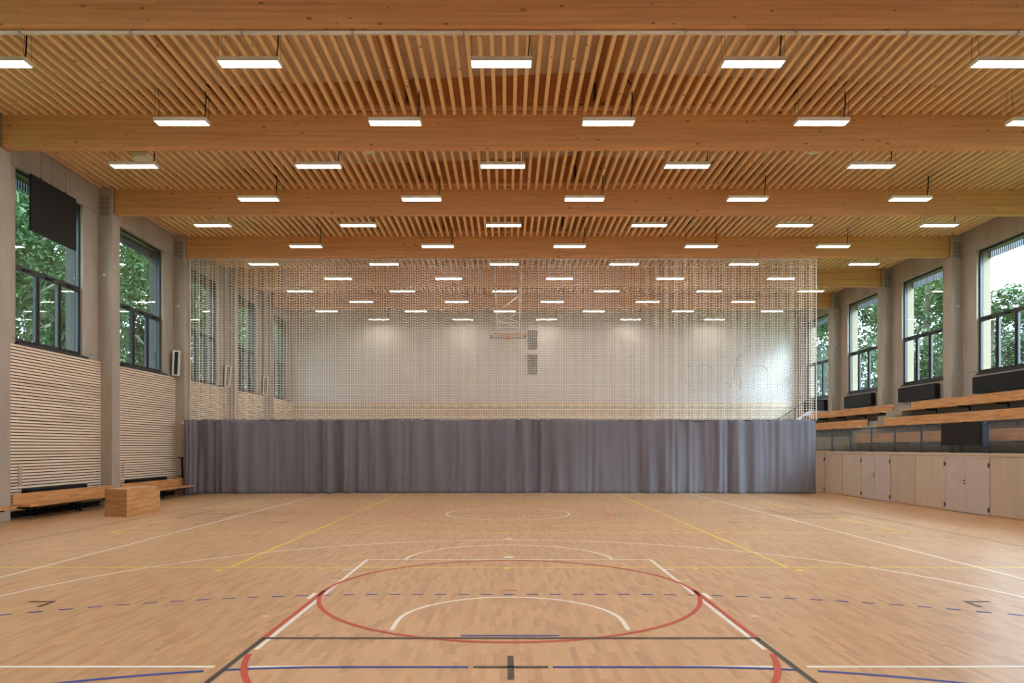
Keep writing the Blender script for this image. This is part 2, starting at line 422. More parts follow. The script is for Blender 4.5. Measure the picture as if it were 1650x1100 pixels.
# ---------------------------------------------------------------- windows
def window(idx, xf, sgn, c, side):
    """frame set back from the wall face xf; c = bay centre"""
    r = bpy.data.objects.new('window_%d' % idx, None); COL.objects.link(r); r['kind'] = 'structure'
    r.location = (xf+sgn*.10, c, 4.8)
    def X(a): return a*sgn
    def bx(m, a, b, y0, y1, z0, z1): x0, x1 = sorted((X(a), X(b))); m.box(x0, x1, y0, y1, z0, z1)
    H = 4.8; t = .075; m = MB()
    bx(m, 0, .09, -1.52, -1.52+t, 0, H); bx(m, 0, .09, 1.52-t, 1.52, 0, H)
    bx(m, 0, .09, -1.52+t, 1.52-t, 0, t); bx(m, 0, .09, -1.52+t, 1.52-t, H-t, H)
    bx(m, 0, .09, -1.52+t, 1.52-t, 2.08, 2.20)
    for k in (-1, 1): bx(m, 0, .09, k*.49-.035, k*.49+.035, t, 2.08)
    put('window_frame', m, 'window_metal', r)
    for k in (-1, 0, 1):                          # three opening sashes below the transom
        m = MB(); a = k*.965-.445 if k else -.455; b = k*.965+.445 if k else .455
        if k < 0: a = -1.445; b = -.525
        if k > 0: a = .525; b = 1.445
        e = .06
        bx(m, -.02, .06, a, a+e, t, 2.08); bx(m, -.02, .06, b-e, b, t, 2.08); bx(m, -.02, .06, a+e, b-e, t, t+e); bx(m, -.02, .06, a+e, b-e, 2.08-e, 2.08)
        sash = put('window_sash', m, 'window_metal', r)
        m = MB(); bx(m, .03, .036, a+e, b-e, t+e, 2.08-e); put('pane', m, 'window_glass', sash)
        m = MB(); bx(m, -.07, -.02, (a+b)/2-.13, (a+b)/2+.13, 2.06, 2.10); m.tube([(X(-.06), (a+b)/2-.25, 2.10), (X(-.06), (a+b)/2+.25, 2.15)], .014, 6)
        put('window_actuator', m, 'black_metal', sash)
        if side == 'right':
            m = MB(); bx(m, -.05, -.02, a+.01, a+.05, .9, 1.05); put('window_handle', m, 'chrome', sash)
    m = MB(); bx(m, .03, .036, -1.52+t, 1.52-t, 2.20, H-t); put('pane', m, 'window_glass', r)
    m = MB(); bx(m, -.22 if side == 'left' else -.13, .02, -1.55, 1.55 if side == 'right' else 1.62, -.06, 0); put('window_sill', m, 'window_metal', r)
    m = MB()                                      # outer reveal lining
    for k in (-1, 1): bx(m, .14, .44, min(k*1.52, k*1.49), max(k*1.52, k*1.49), 0, H)
    bx(m, .14, .44, -1.49, 1.49, H-.02, H)
    put('window_reveal', m, 'reveal_timber' if side == 'right' else 'facade_grey', r)
    m = MB()                                      # comb of vertical fins across the outer head
    for k in range(28): bx(m, .40, .46, -1.49+.108*k, -1.45+.108*k, H-.28, H)
    put('facade_fins', m, 'window_metal', r)
wn = 1
for side, xf, sgn in (('left', XLW, -1), ('right', XRW, 1)):
    for i, (y0, y1) in enumerate(BAYS):
        c = (y0+y1)/2 if 0 < i < len(BAYS)-1 else ((y1-P/2) if i == 0 else y0+P/2)
        window(wn, xf, sgn, c, side); wn += 1

# ---------------------------------------------------------------- columns and beams
ROWB = {2: 'nearest', 3: 'second', 4: 'third', 5: 'fourth', 6: 'fifth', 7: 'farthest'}
def rings(sgn):
    m = MB()
    for k in range(4):
        for j in range(2):
            pts = [(sgn*.24+sgn*(j-.5)*.16+.05*math.cos(t*math.pi/8), -.245, 9.62+.17*k+.05*math.sin(t*math.pi/8)) for t in range(16)]
            m.tube(pts, .012, 5, closed=True)
    return m
for side, xa, xb, sgn in (('window-side', XL, XLW, -1), ('tribune-side', XR, XRW, 1)):
    where = 'slatted wall' if sgn < 0 else 'seating tiers'
    for i, yc in enumerate(BC):
        nm = ROWB.get(i, 'unseen %s' % ORD[i])
        r = thing('concrete_column', (xa, yc, 0), 'tall grey concrete column by the %s carrying the %s roof beam' % (where, nm), 'column', 'concrete columns by the ' + where)
        x0, x1 = sorted((0, xb-xa)); zt = zroof(xa)-.35
        put('shaft', MB().box(x0, x1, -.235, .235, 0, zt), 'concrete', r, bevel=.012)
        put('anchor_rings', rings(sgn), 'wall_groove', r, label='dark rings cast in the column head')
        m = MB(); m.tube([(sgn*.25, -.235, 7.6), (sgn*.25, -.265, 7.6)], .05, 14); put('sensor', m, 'white_plastic', r, label='round white wall sensor')
for i, yc in enumerate(BC):
    nm = ROWB.get(i, 'unseen %s' % ORD[i])
    m = MB(); x0, x1 = XL+.02, XR-.02
    m.prism([(x0, ZB), (x1, ZB), (x1, zroof(x1)-.002), (XRIDGE, zroof(XRIDGE)-.002), (x0, zroof(x0)-.002)], 1, -.12, .12)
    o = put('roof_beam', m, 'glulam', loc=(0, yc, 0), bevel=.006)
    lab = {2: 'huge orange-brown timber roof beam cut by the top of the picture', 3: 'orange-brown timber roof beam, second from the front',
           4: 'orange-brown timber roof beam, third from the front', 5: 'orange-brown timber roof beam right above the grey curtain and net',
           6: 'orange-brown timber roof beam seen through the net, nearer of two', 7: 'orange-brown timber roof beam seen through the net, next to the end wall'}
    tag(o, lab.get(i, 'orange-brown timber roof beam above the camera end, %s' % ORD[i]), 'beam', 'timber roof beams')
    m = MB()
    for x, s in ((x0, -1), (x1, 1)):
        m.box(min(x, x+s*.019), max(x, x+s*.019), -.13, .13, ZB-.01, 11.0)
    put('end_plate', m, 'paint_brown', o)

# purlins, ledgers and slats, bay by bay
PX = [-12.95, -7.82, -2.70, 2.42, 7.55, 12.66]
for i, (y0, y1) in enumerate(BAYS):
    a = y0+(.12 if i > 0 else 0)+.002; b = y1-(.12 if i < len(BAYS)-1 else 0)-.002
    vis = i >= 3
    where = 'in the %s bay from the front' % ORD[i-3] if vis else 'above the camera end, %s bay' % ORD[i]
    for k, px in enumerate(PX):
        if not vis: continue
        zt = min(zroof(px-.13), zroof(px+.13))-.003
        o = put('roof_purlin', MB().box(-.13, .13, 0, b-a, 10.78-10.6, zt-10.6), 'glulam_long', loc=(px, a, 10.6))
        tag(o, 'lengthwise timber roof joist above the slats, %s bay, %s from the window wall' % (ORD[i-3], ORD[k]), 'joist', 'lengthwise roof joists')
    r = thing('slat_ceiling', (0, a, ZS), 'ceiling grid of parallel timber slats %s' % where, 'slatted ceiling', 'slatted ceiling bays')
    m = MB(); x = XLW+.05; 
    while x+.085 < XRW-.02:
        if a > 0 or True: m.box(x, x+.085, 0, b-a, 0, .12)
        x += .256
    put('slats', m, 'slat_wood', r)
    m = MB(); m.box(XL+.05, XR-.05, .0, .07, .121, .20); m.box(XL+.05, XR-.05, b-a-.07, b-a, .121, .20)
    put('batten', m, 'slat_wood', r)
    m = MB()
    for px in PX[1:-1]:
        for q in (-1, 1):
            m.box(px+q*.17-.035, px+q*.17+.035, b-a-.14, b-a-.02, .33, .75)
    put('hanger_bracket', m, 'wire_steel', r)

# white curtain rail under the nearest beam
r = thing('curtain_rail', (0, 12.86, 9.62), 'thin pale steel rail with clips under the nearest roof beam', 'rail')
m = MB(); m.box(XL+.03, XR-.03, -.035, .035, -.045, -.005); put('rail', m, 'white_steel', r)
x = -9.0
while x < 10.5:
    m = MB(); m.box(x-.05, x+.05, -.045, .045, -.004, .02); m.box(x-.015, x+.015, -.05, .05, -.055, -.004); put('clip', m, 'chrome', r); x += 2.05

# ---------------------------------------------------------------- ceiling lamps
def make_lamp(loc, label):
    r = thing('ceiling_lamp', loc, label, 'lamp', 'hanging ceiling lamps')
    m = MB(); L, W, H = .625, .148, .085; e = .024
    m.box(-L, L, -W, -W+e, 0, H); m.box(-L, L, W-e, W, 0, H); m.box(-L, -L+e, -W+e, W-e, 0, H); m.box(L-e, L, -W+e, W-e, 0, H)
    m.box(-L+e, L-e, -W+e, W-e, H-.02, H)
    put('housing', m, 'lamp_housing', r)
    m = MB(); m.box(-L+e+.002, L-e-.002, -W+e+.002, W-e-.002, .004, .012); put('diffuser', m, 'lamp_light', r, label='glowing white diffuser')
    for sx in (-1, 1):
        for sy in (-1, 1):
            m = MB(); m.tube([(sx*(L-.03), sy*(W-.03), H), (sx*(L-.01), sy*(W-.09), 1.15)], .004, 4)
            put('suspension_wire', m, 'wire_steel', r)
    m = MB(); pts = [(L-.09, 0, H), (L-.07, .01, .25), (L-.05, .0, .5), (L-.055, 0, .75), (L-.09, 0, .95), (L-.2, 0, 1.1)]
    m.tube(pts, .014, 6); put('cable', m, 'black_metal', r)
    return r
lamp0 = None
for row in range(-5, 13):
    y = 14.107 + 2.5735*(row-1)
    odd = row % 2 == 1
    xs = [-10.33, -5.22, -.11, 5.0, 10.11, 15.2] if odd else [-7.80, -2.68, 2.44, 7.56, 12.68]
    for k, x in enumerate(xs):
        if row > 0: lab = 'hanging white panel lamp, %s of the %s row counted from the front' % (ORD[k], ORD[row-1])
        else: lab = 'hanging white panel lamp above the camera end, %s of %s unseen row' % (ORD[k], ORD[-row])
        if lamp0 is None: lamp0 = make_lamp((x, y, 9.70), lab)
        else: copy_tree(lamp0, None, (x, y, 9.70), lab)

# small ceiling devices
r = thing('ceiling_speaker', (-10.6, 20.2, ZS), 'bulky white box device under the slats near the left windows', 'speaker')
m = MB(); m.box(-.24, .24, -.16, .2, -.10, -.001); put('body', m, 'lamp_housing', r, bevel=.02)
m = MB(); m.tube([(0, -.02, -.10), (0, -.02, -.17)], .22, 24); m.tube([(0, -.02, -.17), (0, -.02, -.19)], .13, 20); put('round_grille', m, 'white_plastic', r)
for x, nm in ((-3.96, 'in front of the centre-left of the second bay'), (8.87, 'over the right half of the second bay')):
    o = put('smoke_detector', MB().box(-.17, .17, -.15, .15, -.05, -.001), 'white_plastic', loc=(x, 20.0, ZS), bevel=.01)
    tag(o, 'flat white square box under the slats ' + ('towards the window wall' if x < 0 else 'towards the seating'), 'detector', 'flat ceiling boxes')

# ---------------------------------------------------------------- left wall: cladding, radiators, benches
def slats_wall(length, along, z0, z1, xd):
    m = MB(); z = z0
    while z+.062 < z1:
        if along == 1: m.box(min(0, xd), max(0, xd), 0, length, z, z+.059)
        else: m.box(0, length, min(0, xd), max(0, xd), z, z+.059)
        z += .0862
    return m
for i in range(3, len(BAYS)):
    y0, y1 = BAYS[i]; a = y0+.24; b = y1-.24 if i < len(BAYS)-1 else 43.44
    nm = ORD[i-3]
    r = thing('slat_cladding', (-13.40, a, 0), 'pale horizontal timber slats on the window wall, %s bay from the front' % nm, 'wall cladding', 'window wall slat cladding')
    put('slats', slats_wall(b-a, 1, .19, 4.74, .030), 'cladding_wood', r)
    put('backing', MB().box(-.055, -.012, 0, b-a, .0, 4.70), 'dark_void', r)
    put('handle_board', MB().box(.0305, .048, .78, .92, .86, 1.42), 'plywood', r, label='upright wooden batten')
    if i < 8:
        r2 = thing('radiator', (-13.36, y0+1.15, .1), 'long black radiator behind the wall bench in the %s bay' % nm, 'radiator', 'radiators behind the wall benches')
        put('body', MB().box(.0, .16, 0, 2.75, .12, .67), 'black_metal', r2, bevel=.01)
        m = MB()
        for yy in (.4, 2.3): m.box(.05, .11, yy, yy+.05, -.1, .12)
        put('foot', m, 'black_metal', r2)
m_s = slats_wall(31.2, 0, .19, 4.74, -.03)
r = thing('slat_cladding', (-13.35, 43.45, 0), 'pale horizontal timber slat band along the foot of the end wall', 'wall cladding')
put('slats', m_s, 'cladding_wood_end', r); put('backing', MB().box(0, 31.2, .002, .045, 0, 4.70), 'dark_void', r)

def make_bench(y0, y1, label, ends):
    r = thing('wall_bench', (-13.0, y0, 0), label, 'bench', 'oak benches along the window wall')
    L = y1-y0
    m = MB(); m.box(.0, .04, 0, L, .42, .69); put('backrest', m, 'bench_oak', r, bevel=.004)
    m = MB(); m.prism([(.0, 0-.02), (.50, -.02), (.50, L+ends), (.0, L+ends*.2)], 2, .355, .418); put('seat', m, 'bench_oak', r, bevel=.004)
    m = MB(); m.box(-.10, .36, .15, L-.15, .30, .35); put('bearer', m, 'black_metal', r)
    for yy in (.4, L/2, L-.6):
        m = MB(); m.tube([(.28, yy, .33), (-.1, yy, .15), (-.34, yy, .08)], .018, 6); m.box(-.36, -.32, yy-.05, yy+.05, .03, .18)
        put('bracket', m, 'black_metal', r)
    m = MB(); m.box(-.02, .02, L/2+.6, L/2+.66, .0, .30); m.box(-.06, .06, L/2+.57, L/2+.69, 0, .01); put('leg', m, 'black_metal', r)
    return r
make_bench(12.82+.26, 17.62, 'oak wall bench end poking in at the frame edge before the nearest column', .1)
make_bench(17.97+.27, 23.11-.26, 'oak wall bench with backrest under the first large window, behind the wooden box', .02)
make_bench(23.11+.27, 27.92, 'oak wall bench with backrest ending at the folded curtain edge', -.12)
# wooden box on the floor
r = thing('wooden_box', (-11.13, 19.23, 0), 'large closed oak box standing on the floor before the wall bench', 'box')
m = MB(); m.box(0, .60, .03, 1.86, .0, .76); put('body', m, 'box_oak', r, bevel=.004)
m = MB(); m.box(0.0, .60, 0, .029, .0, .76); put('end_panel', m, 'box_oak_end', r, bevel=.003, label='darker end face')

# black screen hanging before the first window
r = thing('hanging_panel', (-13.16, 19.22, 7.93), 'large matt black rectangular panel hanging before the nearest left window', 'panel')
put('board', MB().box(-.06, .0, 0, 2.02, 0, 1.57), 'black_panel', r, bevel=.004)
for yy in (.45, 1.55):
    m = MB(); m.tube([(-.03, yy, 1.57), (-.03, yy, 2.5)], .004, 4); m.box(-.05, -.01, yy-.02, yy+.02, 1.57, 1.62); put('suspension_wire', m, 'wire_steel', r)
# speakers on the column sides
def make_speaker(y, lab):
    r = thing('wall_speaker', (-13.30, y-.02, 4.78), lab, 'speaker', 'slim wall speakers')
    r.rotation_euler = (0, math.radians(2.5), math.radians(12))
    put('cabinet', MB().box(-.12, .13, -.30, -.04, 0, 1.0), 'white_plastic', r, bevel=.01)
    put('grille', MB().box(-.035, .095, -.309, -.301, .05, .95), 'black_panel', r)
    put('wall_bracket', MB().box(-.02, .02, -.04, .05, .45, .55), 'black_metal', r)
for i, lab in ((5, 'slim white speaker with black grille on the column just before the curtain'), (6, 'slim speaker behind the net on the fifth window-side column'), (7, 'slim speaker behind the net on the farthest window-side column')):
    make_speaker(BC[i]-.26, lab)
r = thing('pole_bracket', (-13.03, 27.93, .70), 'black angled steel bracket on the column beside the folded curtain', 'bracket')
m = MB(); m.tube([(0, 0, 0), (.0, -.05, .4), (-.03, 0, .80)], .035, 8); m.tube([(-.20, 0, .81), (.03, 0, .80)], .025, 8); m.tube([(-.20, 0, .08), (.0, 0, .05)], .02, 8)
put('arm', m, 'black_metal', r)

# ---------------------------------------------------------------- dividing curtain with net
YC = 28.42
XC0, XC1 = -12.93, 12.66
r = thing('divider_curtain', (0, YC, 0), 'hall-wide dividing curtain, grey cloth below and white net above', 'curtain')
rng = random.Random(3)
comps = [(rng.uniform(1.8, 3.6), rng.uniform(0, 6.28), rng.uniform(.045, .07)) for _ in range(3)] + [(rng.uniform(6, 11), rng.uniform(0, 6.28), rng.uniform(.036, .058)) for _ in range(4)] + [(rng.uniform(16, 30), rng.uniform(0, 6.28), rng.uniform(.010, .017)) for _ in range(4)]
nx, nz = 1300, 22; m = MB(); vs = []; fs = []
for i in range(nx+1):
    t = i/nx; x = XC0 + (XC1-XC0)*t
    top = 3.02 + .05*math.sin(math.pi*t) + .012*math.sin(x*1.1)
    bot = .015 + .035*math.sin(math.pi*t)
    env = .75+.35*math.sin(x*.9+1)
    seam = (x+13) % 2.07                           # wrinkled seam every couple of metres
    for j in range(nz+1):
        s = j/nz; z = bot+(top-bot)*s
        d = 0
        for k, (fq, ph, am) in enumerate(comps):
            d += am*math.sin(fq*x + ph + (.5*math.sin(3*s+k) if k > 2 else .25*s))
        d = d*env*(.85+.3*(1-s))
        w_ = math.exp(-((seam-.35)/.14)**2)
        d += w_*.034*math.sin(z*24+seam*22)*(1.15-s)
        vs.append((x, d-.06, z))
for i in range(nx):
    for j in range(nz):
        a = i*(nz+1)+j; fs.append((a, a+nz+1, a+nz+2, a+1))
m.add(vs, fs); cl = put('curtain_cloth', m, 'curtain_cloth', r, smooth=True, label='grey-violet pleated cloth')
sd = cl.modifiers.new('thickness', 'SOLIDIFY'); sd.thickness = .006
# folded roll at the left end, in front of the column
m = MB(); vs = []; fs = []; n_ = 90
for i in range(n_+1):
    t = i/n_; x = -12.96+.48*t; y = -.50 - .30*math.sin(math.pi*t)**.6 + .035*math.sin(t*26)
    for j in range(13):
        s = j/12; vs.append((x*(1) + .03*math.sin(s*2)*t, y+.02*math.sin(s*3), .03+2.99*s))
for i in range(n_):
    for j in range(12): a = i*13+j; fs.append((a, a+13, a+14, a+1))
m.add(vs, fs); cl = put('curtain_fold', m, 'curtain_cloth', r, smooth=True, label='cloth end wrapped before the column')
sd = cl.modifiers.new('thickness', 'SOLIDIFY'); sd.thickness = .008
put('tag', MB().box(-12.98, -12.80, -.70, -.695, 2.86, 2.95), 'white_plastic', r, label='small white tag')
# the net: square mesh hung in shallow pleats
m = MB(); cell = .1; nn = int((XC1-XC0)/(cell*.985)); dx = (XC1-XC0)/nn
def ny(i): 
    t = (i % 4)/4.0; tri = 1-abs(2*t-1)*2
    return .105*tri*(.75+.35*math.sin(i*.071)) 
rr = .0068
for i in range(nn+1):
    x = XC0+dx*i; y = ny(i)
    m.box(x-rr, x+rr, y-rr, y+rr, 3.03, 9.60)
zz = 3.06; row = 0
while zz < 9.6:
    k0 = len(m.v); vs = []; fs = []
    for i in range(nn+1):
        x = XC0+dx*i; y = ny(i)
        sag = -.012*abs(math.sin(math.pi*i/4))
        z = zz+sag
        if zz > 9.3: z += -.06*abs(math.sin(math.pi*i/12))
        vs += [(x, y-rr, z-rr), (x, y+rr, z-rr), (x, y+rr, z+rr), (x, y-rr, z+rr)]
    for i in range(nn):
        a = 4*i
        for q in range(4): fs.append((a+q, a+(q+1) % 4, a+4+(q+1) % 4, a+4+q))
    m.add(vs, fs); zz += .102
put('netting', m, 'net_cord', r, label='white square-mesh netting')
m = MB()
for x in (XC0-.01, XC1+.01): m.tube([(x, 0, 3.0), (x, 0, 9.62)], .016, 6)
put('edge_rope', m, 'net_edge', r)
m = MB(); m.tube([(XC0, 0, 9.615), (XC1, 0, 9.615)], .02, 6); put('top_rope', m, 'net_edge', r)
m = MB(); m.tube([(XC0, -.03, 3.04), (XC1, -.03, 3.04)], .02, 6); put('hem_rope', m, 'curtain_cloth', r)

# ---------------------------------------------------------------- folded basketball hoop behind the net
av = Vector((0, .995, -.096)).normalized(); nv = Vector((0, av.z, -av.y))
r = thing('basketball_hoop', (.07, 37.3, 7.95), 'ceiling-hung basketball backboard folded up behind the net', 'basketball hoop')
def pt(u, v, n_): q = Vector((u, 0, 0))+av*v+nv*n_; return (q.x, q.y, q.z)
def slab(m, u0, u1, v0, v1, n0, n1):
    vs = [pt(u, v, n_) for n_ in (n0, n1) for (u, v) in ((u0, v0), (u1, v0), (u1, v1), (u0, v1))]
    m.add(vs, [(0,3,2,1),(4,5,6,7),(0,1,5,4),(1,2,6,5),(2,3,7,6),(3,0,4,7)])
m = MB(); slab(m, -.9, .9, -.525, .525, -.02, .02); put('backboard', m, 'white_steel', r, bevel=.004)
m = MB(); slab(m, -.93, .93, .50, .56, -.04, .04)
for q in (-1, 1): slab(m, q*.93-.025, q*.93+.025, .15, .56, -.04, .04)
put('edge_padding', m, 'black_panel', r)
m = MB(); slab(m, -.10, .10, .26, .44, .02, .12); 
hc = (.15+.225)
m.tube([pt(.225*math.sin(t*math.pi/16), .36, hc+.225*math.cos(t*math.pi/16)) for t in range(32)], .012, 6, closed=True)
put('rim', m, 'hoop_orange', r)
m = MB()
for t in range(12):
    a = t*math.pi/6
    for d in (-1, 1):
        pts = []
        for s in range(5):
            rad = .225-.02*s; aa = a+d*s*.13
            pts.append(pt(rad*math.sin(aa), .36, hc+rad*math.cos(aa))); pts[-1] = (pts[-1][0], pts[-1][1], pts[-1][2]-.1*s)
        m.tube(pts, .004, 4)
put('basket_net', m, 'net_edge', r)
top = Vector((0, -4.6, 2.45))
m = MB()
for q in (-1, 1):
    m.tube([(q*.62, top.y, top.z+.1), (q*.60, top.y*.15, top.z*.15), (q*.55, .0, .05)], .03, 8)
    m.tube([(q*.62, top.y, top.z-.3), (q*.62, top.y*.55, top.z*.55-.12)], .045, 8)
for s in (.12, .2, .36, .62): m.tube([(-.61, top.y*s, top.z*s), (.61, top.y*s, top.z*s)], .028, 8)
m.tube([(-.6, top.y*.2, top.z*.2), (.6, top.y*.36, top.z*.36)], .022, 6); m.tube([(.6, top.y*.2, top.z*.2), (-.6, top.y*.36, top.z*.36)], .022, 6)
m.tube([(-.6, top.y*.36, top.z*.36), (.6, top.y*.62, top.z*.62)], .022, 6)
m.tube([(.6, top.y*.1, top.z*.1), (-.6, top.y*.25, top.z*.25)], .018, 6)
put('folding_frame', m, 'white_steel', r)
m = MB()
for q in (-1, 1): m.box(q*.62-.05, q*.62+.05, top.y*.62-.06, top.y*.62+.06, top.z*.62-.1, top.z*.62+.1)
put('joint', m, 'black_metal', r)

# vents and incised lettering on the end wall
for z0, z1, lab in ((8.06, 9.22, 'upper'), (6.47, 7.71, 'lower')):
    r = thing('wall_vent', (1.61, 43.49, z0), 'dark rectangular vent grille on the end wall, %s of two' % lab, 'vent', 'end wall vents')
    m = MB(); h = z1-z0
    m.box(-.28, .28, -.03, 0, 0, .03); m.box(-.28, .28, -.03, 0, h-.03, h); m.box(-.28, -.25, -.03, 0, .03, h-.03); m.box(.25, .28, -.03, 0, .03, h-.03)
    put('frame', m, 'wire_steel', r)
    m = MB(); k = .05
    while k < h-.06: m.box(-.25, .25, -.025, -.005, k, k+.02); k += .055
    put('louvre', m, 'window_metal', r)
def wpt(px, py): return ((px-816.5)*43.49/1119, 43.488, 1.93+(720-py)*43.49/1119)
def lp(u, v): return wpt(1080+u/8.684, 540+v/8.684)
m = MB()
strokes = [[lp(130,520), lp(150,470), lp(215,430), lp(285,430)], [lp(190,570), lp(290,735)],
  [lp(475+145*math.cos(math.radians(a)), 560-145*math.sin(math.radians(a))) for a in range(25, 160, 9)],
  [lp(470+52*math.cos(math.radians(a)), 638-52*math.sin(math.radians(a))) for a in range(185, 325, 12)],
  [lp(695,300), lp(790,300)], [lp(785,655), lp(810,682), lp(845,685)], [lp(840,690), lp(840,740)],
  [lp(915,370), lp(960,300), lp(990,270)], [lp(980,430), lp(900,430), lp(900,620)], [lp(990,590), lp(990,750)],
  [lp(1168,750), lp(1168,540), lp(1180,500)], [lp(1190,432), lp(1250,418), lp(1300,425), lp(1345,460), lp(1366,515), lp(1368,750)],
  [wpt(953,574), wpt(963,574)], [wpt(974,574), wpt(983.5,574.5), wpt(983.5,615)], [wpt(1003.6,550), wpt(1003.6,600)], [wpt(1013,574.3), wpt(1024,574.3)], [wpt(996,551), wpt(1003,551)], [wpt(1080,574.5), wpt(1089,574.5)]]
for s in strokes: m.tube(s, .013, 5)
o = put('wall_lettering', m, 'wall_groove', None); tag(o, 'thin outlined lettering on the upper end wall', 'lettering')

# ---------------------------------------------------------------- tribune (seating tiers) along the right wall
TX = [14.15, 15.26, 16.36]; TZ = [2.37, 3.00, 3.64]
YA0, YA1 = 28.15, 29.35        # stair aisle
m = MB()
m.box(13.46, 18.40, -2.55, 38.6, 0, 1.70)
lo = 1.70
for x, z in zip(TX, TZ):
    if z > 3.1: m.box(16.9, 18.40, YA0, YA1, 1.70, z)
    m.box(x+.045, 18.40, -2.55, YA0, lo, z); m.box(x+.045, 18.40, YA1, 38.6, lo, z)
    lo = z
o = struct('tribune_tiers', m, 'concrete_tier'); tag(o, 'stepped grey concrete tiers carrying the wooden spectator benches', 'tiers'); o['kind'] = 'structure'
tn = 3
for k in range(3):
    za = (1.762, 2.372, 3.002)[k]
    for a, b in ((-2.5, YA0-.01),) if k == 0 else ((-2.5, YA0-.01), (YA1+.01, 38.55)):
        struct('trim_%d' % tn, MB().box(TX[k]+.041, TX[k]+.0445, a, b, za, TZ[k]-.003), 'riser_shade'); tn += 1  # dark sheets over the concrete risers: shade below the seats put into the colour
r = thing('aisle_stairs', (13.5, YA0, 1.76), 'narrow concrete steps climbing between the wooden bench rows', 'stairs')
m = MB()
for k in range(9):
    x0 = 13.62+.343*k-13.5; zt = .209*(k+1)
    if k == 8: x1 = x0+.4
    m.box(x0, x0+.345 if k < 8 else x0+.5, .0, YA1-YA0, -.0, zt)
put('steps', m, 'concrete_tier', r)
# benches
def tier_bench(k, y0, y1, lab):
    x = TX[k]; zt = (2.456, 3.10, 3.746)[k]; zs = zt-.30
    r = thing('spectator_bench', (x, y0, zs), lab, 'bench', 'wooden tribune benches')
    L = y1-y0
    put('backrest', MB().box(0, .04, 0, L, 0, .30), 'bench_oak', r, bevel=.004)
    put('seat', MB().box(-.42, -.002, 0, L, -.055, .0), 'bench_oak', r, bevel=.004)
    y = .35
    while y < L:
        m = MB(); m.box(-.38, -.0, y, y+.05, -.11, -.056); m.box(-.002, .039, y, y+.05, -.22, -.056)
        put('bracket', m, 'black_metal', r); y += 1.9
tier_bench(0, -2.4, 28.10, 'lowest oak spectator bench, directly behind the railing')
tier_bench(1, -2.4, 28.10, 'middle oak spectator bench, near side of the aisle steps')
tier_bench(2, -2.4, 28.10, 'topmost oak spectator bench, near side of the aisle steps')
tier_bench(1, 29.45, 37.4, 'middle oak spectator bench beyond the aisle steps')
tier_bench(2, 29.45, 37.4, 'topmost oak spectator bench beyond the aisle steps')

# front of the tribune: cap, doors, plywood panels
XF = 13.40
struct('trim_1', MB().box(13.38, 14.53, -2.6, 38.6, 1.70, 1.76), 'plywood')
struct('trim_2', MB().box(13.395, 13.459, -2.6, 38.6, 1.655, 1.699), 'plywood')
seq = []   # (kind, y0, y1)
y = 12.3
pat = [('p', 1.0), ('p', 1.0)]
edges = [('p', 14.6, 16.1), ('p', 16.1, 17.68), ('p', 17.68, 19.27), ('d', 19.27, 21.27, 'C'), ('p', 21.27, 22.77), ('p', 22.77, 24.26), ('d', 24.26, 26.28, 'B'), ('p', 26.28, 27.74), ('p', 27.74, 29.26), ('d', 29.26, 31.27, 'A'), ('p', 31.27, 33.2), ('p', 33.2, 35.5), ('p', 35.5, 38.6),
         ('p', 12.6, 14.6), ('p', 9.0, 12.6), ('p', 4, 9), ('p', -2.55, 4)]
def letter(ch, yc, zc, H=.64, W=.54, t=.10):
    """outlined letter in the y-z plane; text reads left to right for a viewer in the hall, so +y is left"""
    m = MB(); X = -.006
    def st(pts, closed=False): m.tube([(X, yc-p[0], zc+p[1]) for p in pts], .008, 4, closed=closed)
    if ch == 'C':
        o_ = [(W/2*math.cos(math.radians(a)), H/2*math.sin(math.radians(a))) for a in range(42, 319, 12)]
        i_ = [((W/2-t)*math.cos(math.radians(a)), (H/2-t)*math.sin(math.radians(a))) for a in range(42, 319, 12)][::-1]
        st(o_+i_, True)
    elif ch == 'B':
        x0 = -W/2
        st([(x0, -H/2), (x0, H/2)]+[(.02+.15*math.cos(math.radians(a)), H/4+H/4*math.sin(math.radians(a))) for a in range(80, -70, -20)]+[(.04+.16*math.cos(math.radians(a)), -H/4+H/4*math.sin(math.radians(a))) for a in range(70, -90, -20)], True)
        for s in (-1, 1):
            st([(x0+t, s*H/4-.07), (x0+t, s*H/4+.07), (.03, s*H/4+.07), (.09, s*H/4), (.03, s*H/4-.07)], True)
    else:
        st([(-W/2, -H/2), (-.04, H/2), (.04, H/2), (W/2, -H/2), (W/2-t, -H/2), (.0, H/2-.14), (-W/2+t, -H/2)], True)
    return m
dn = 1; pn = 0
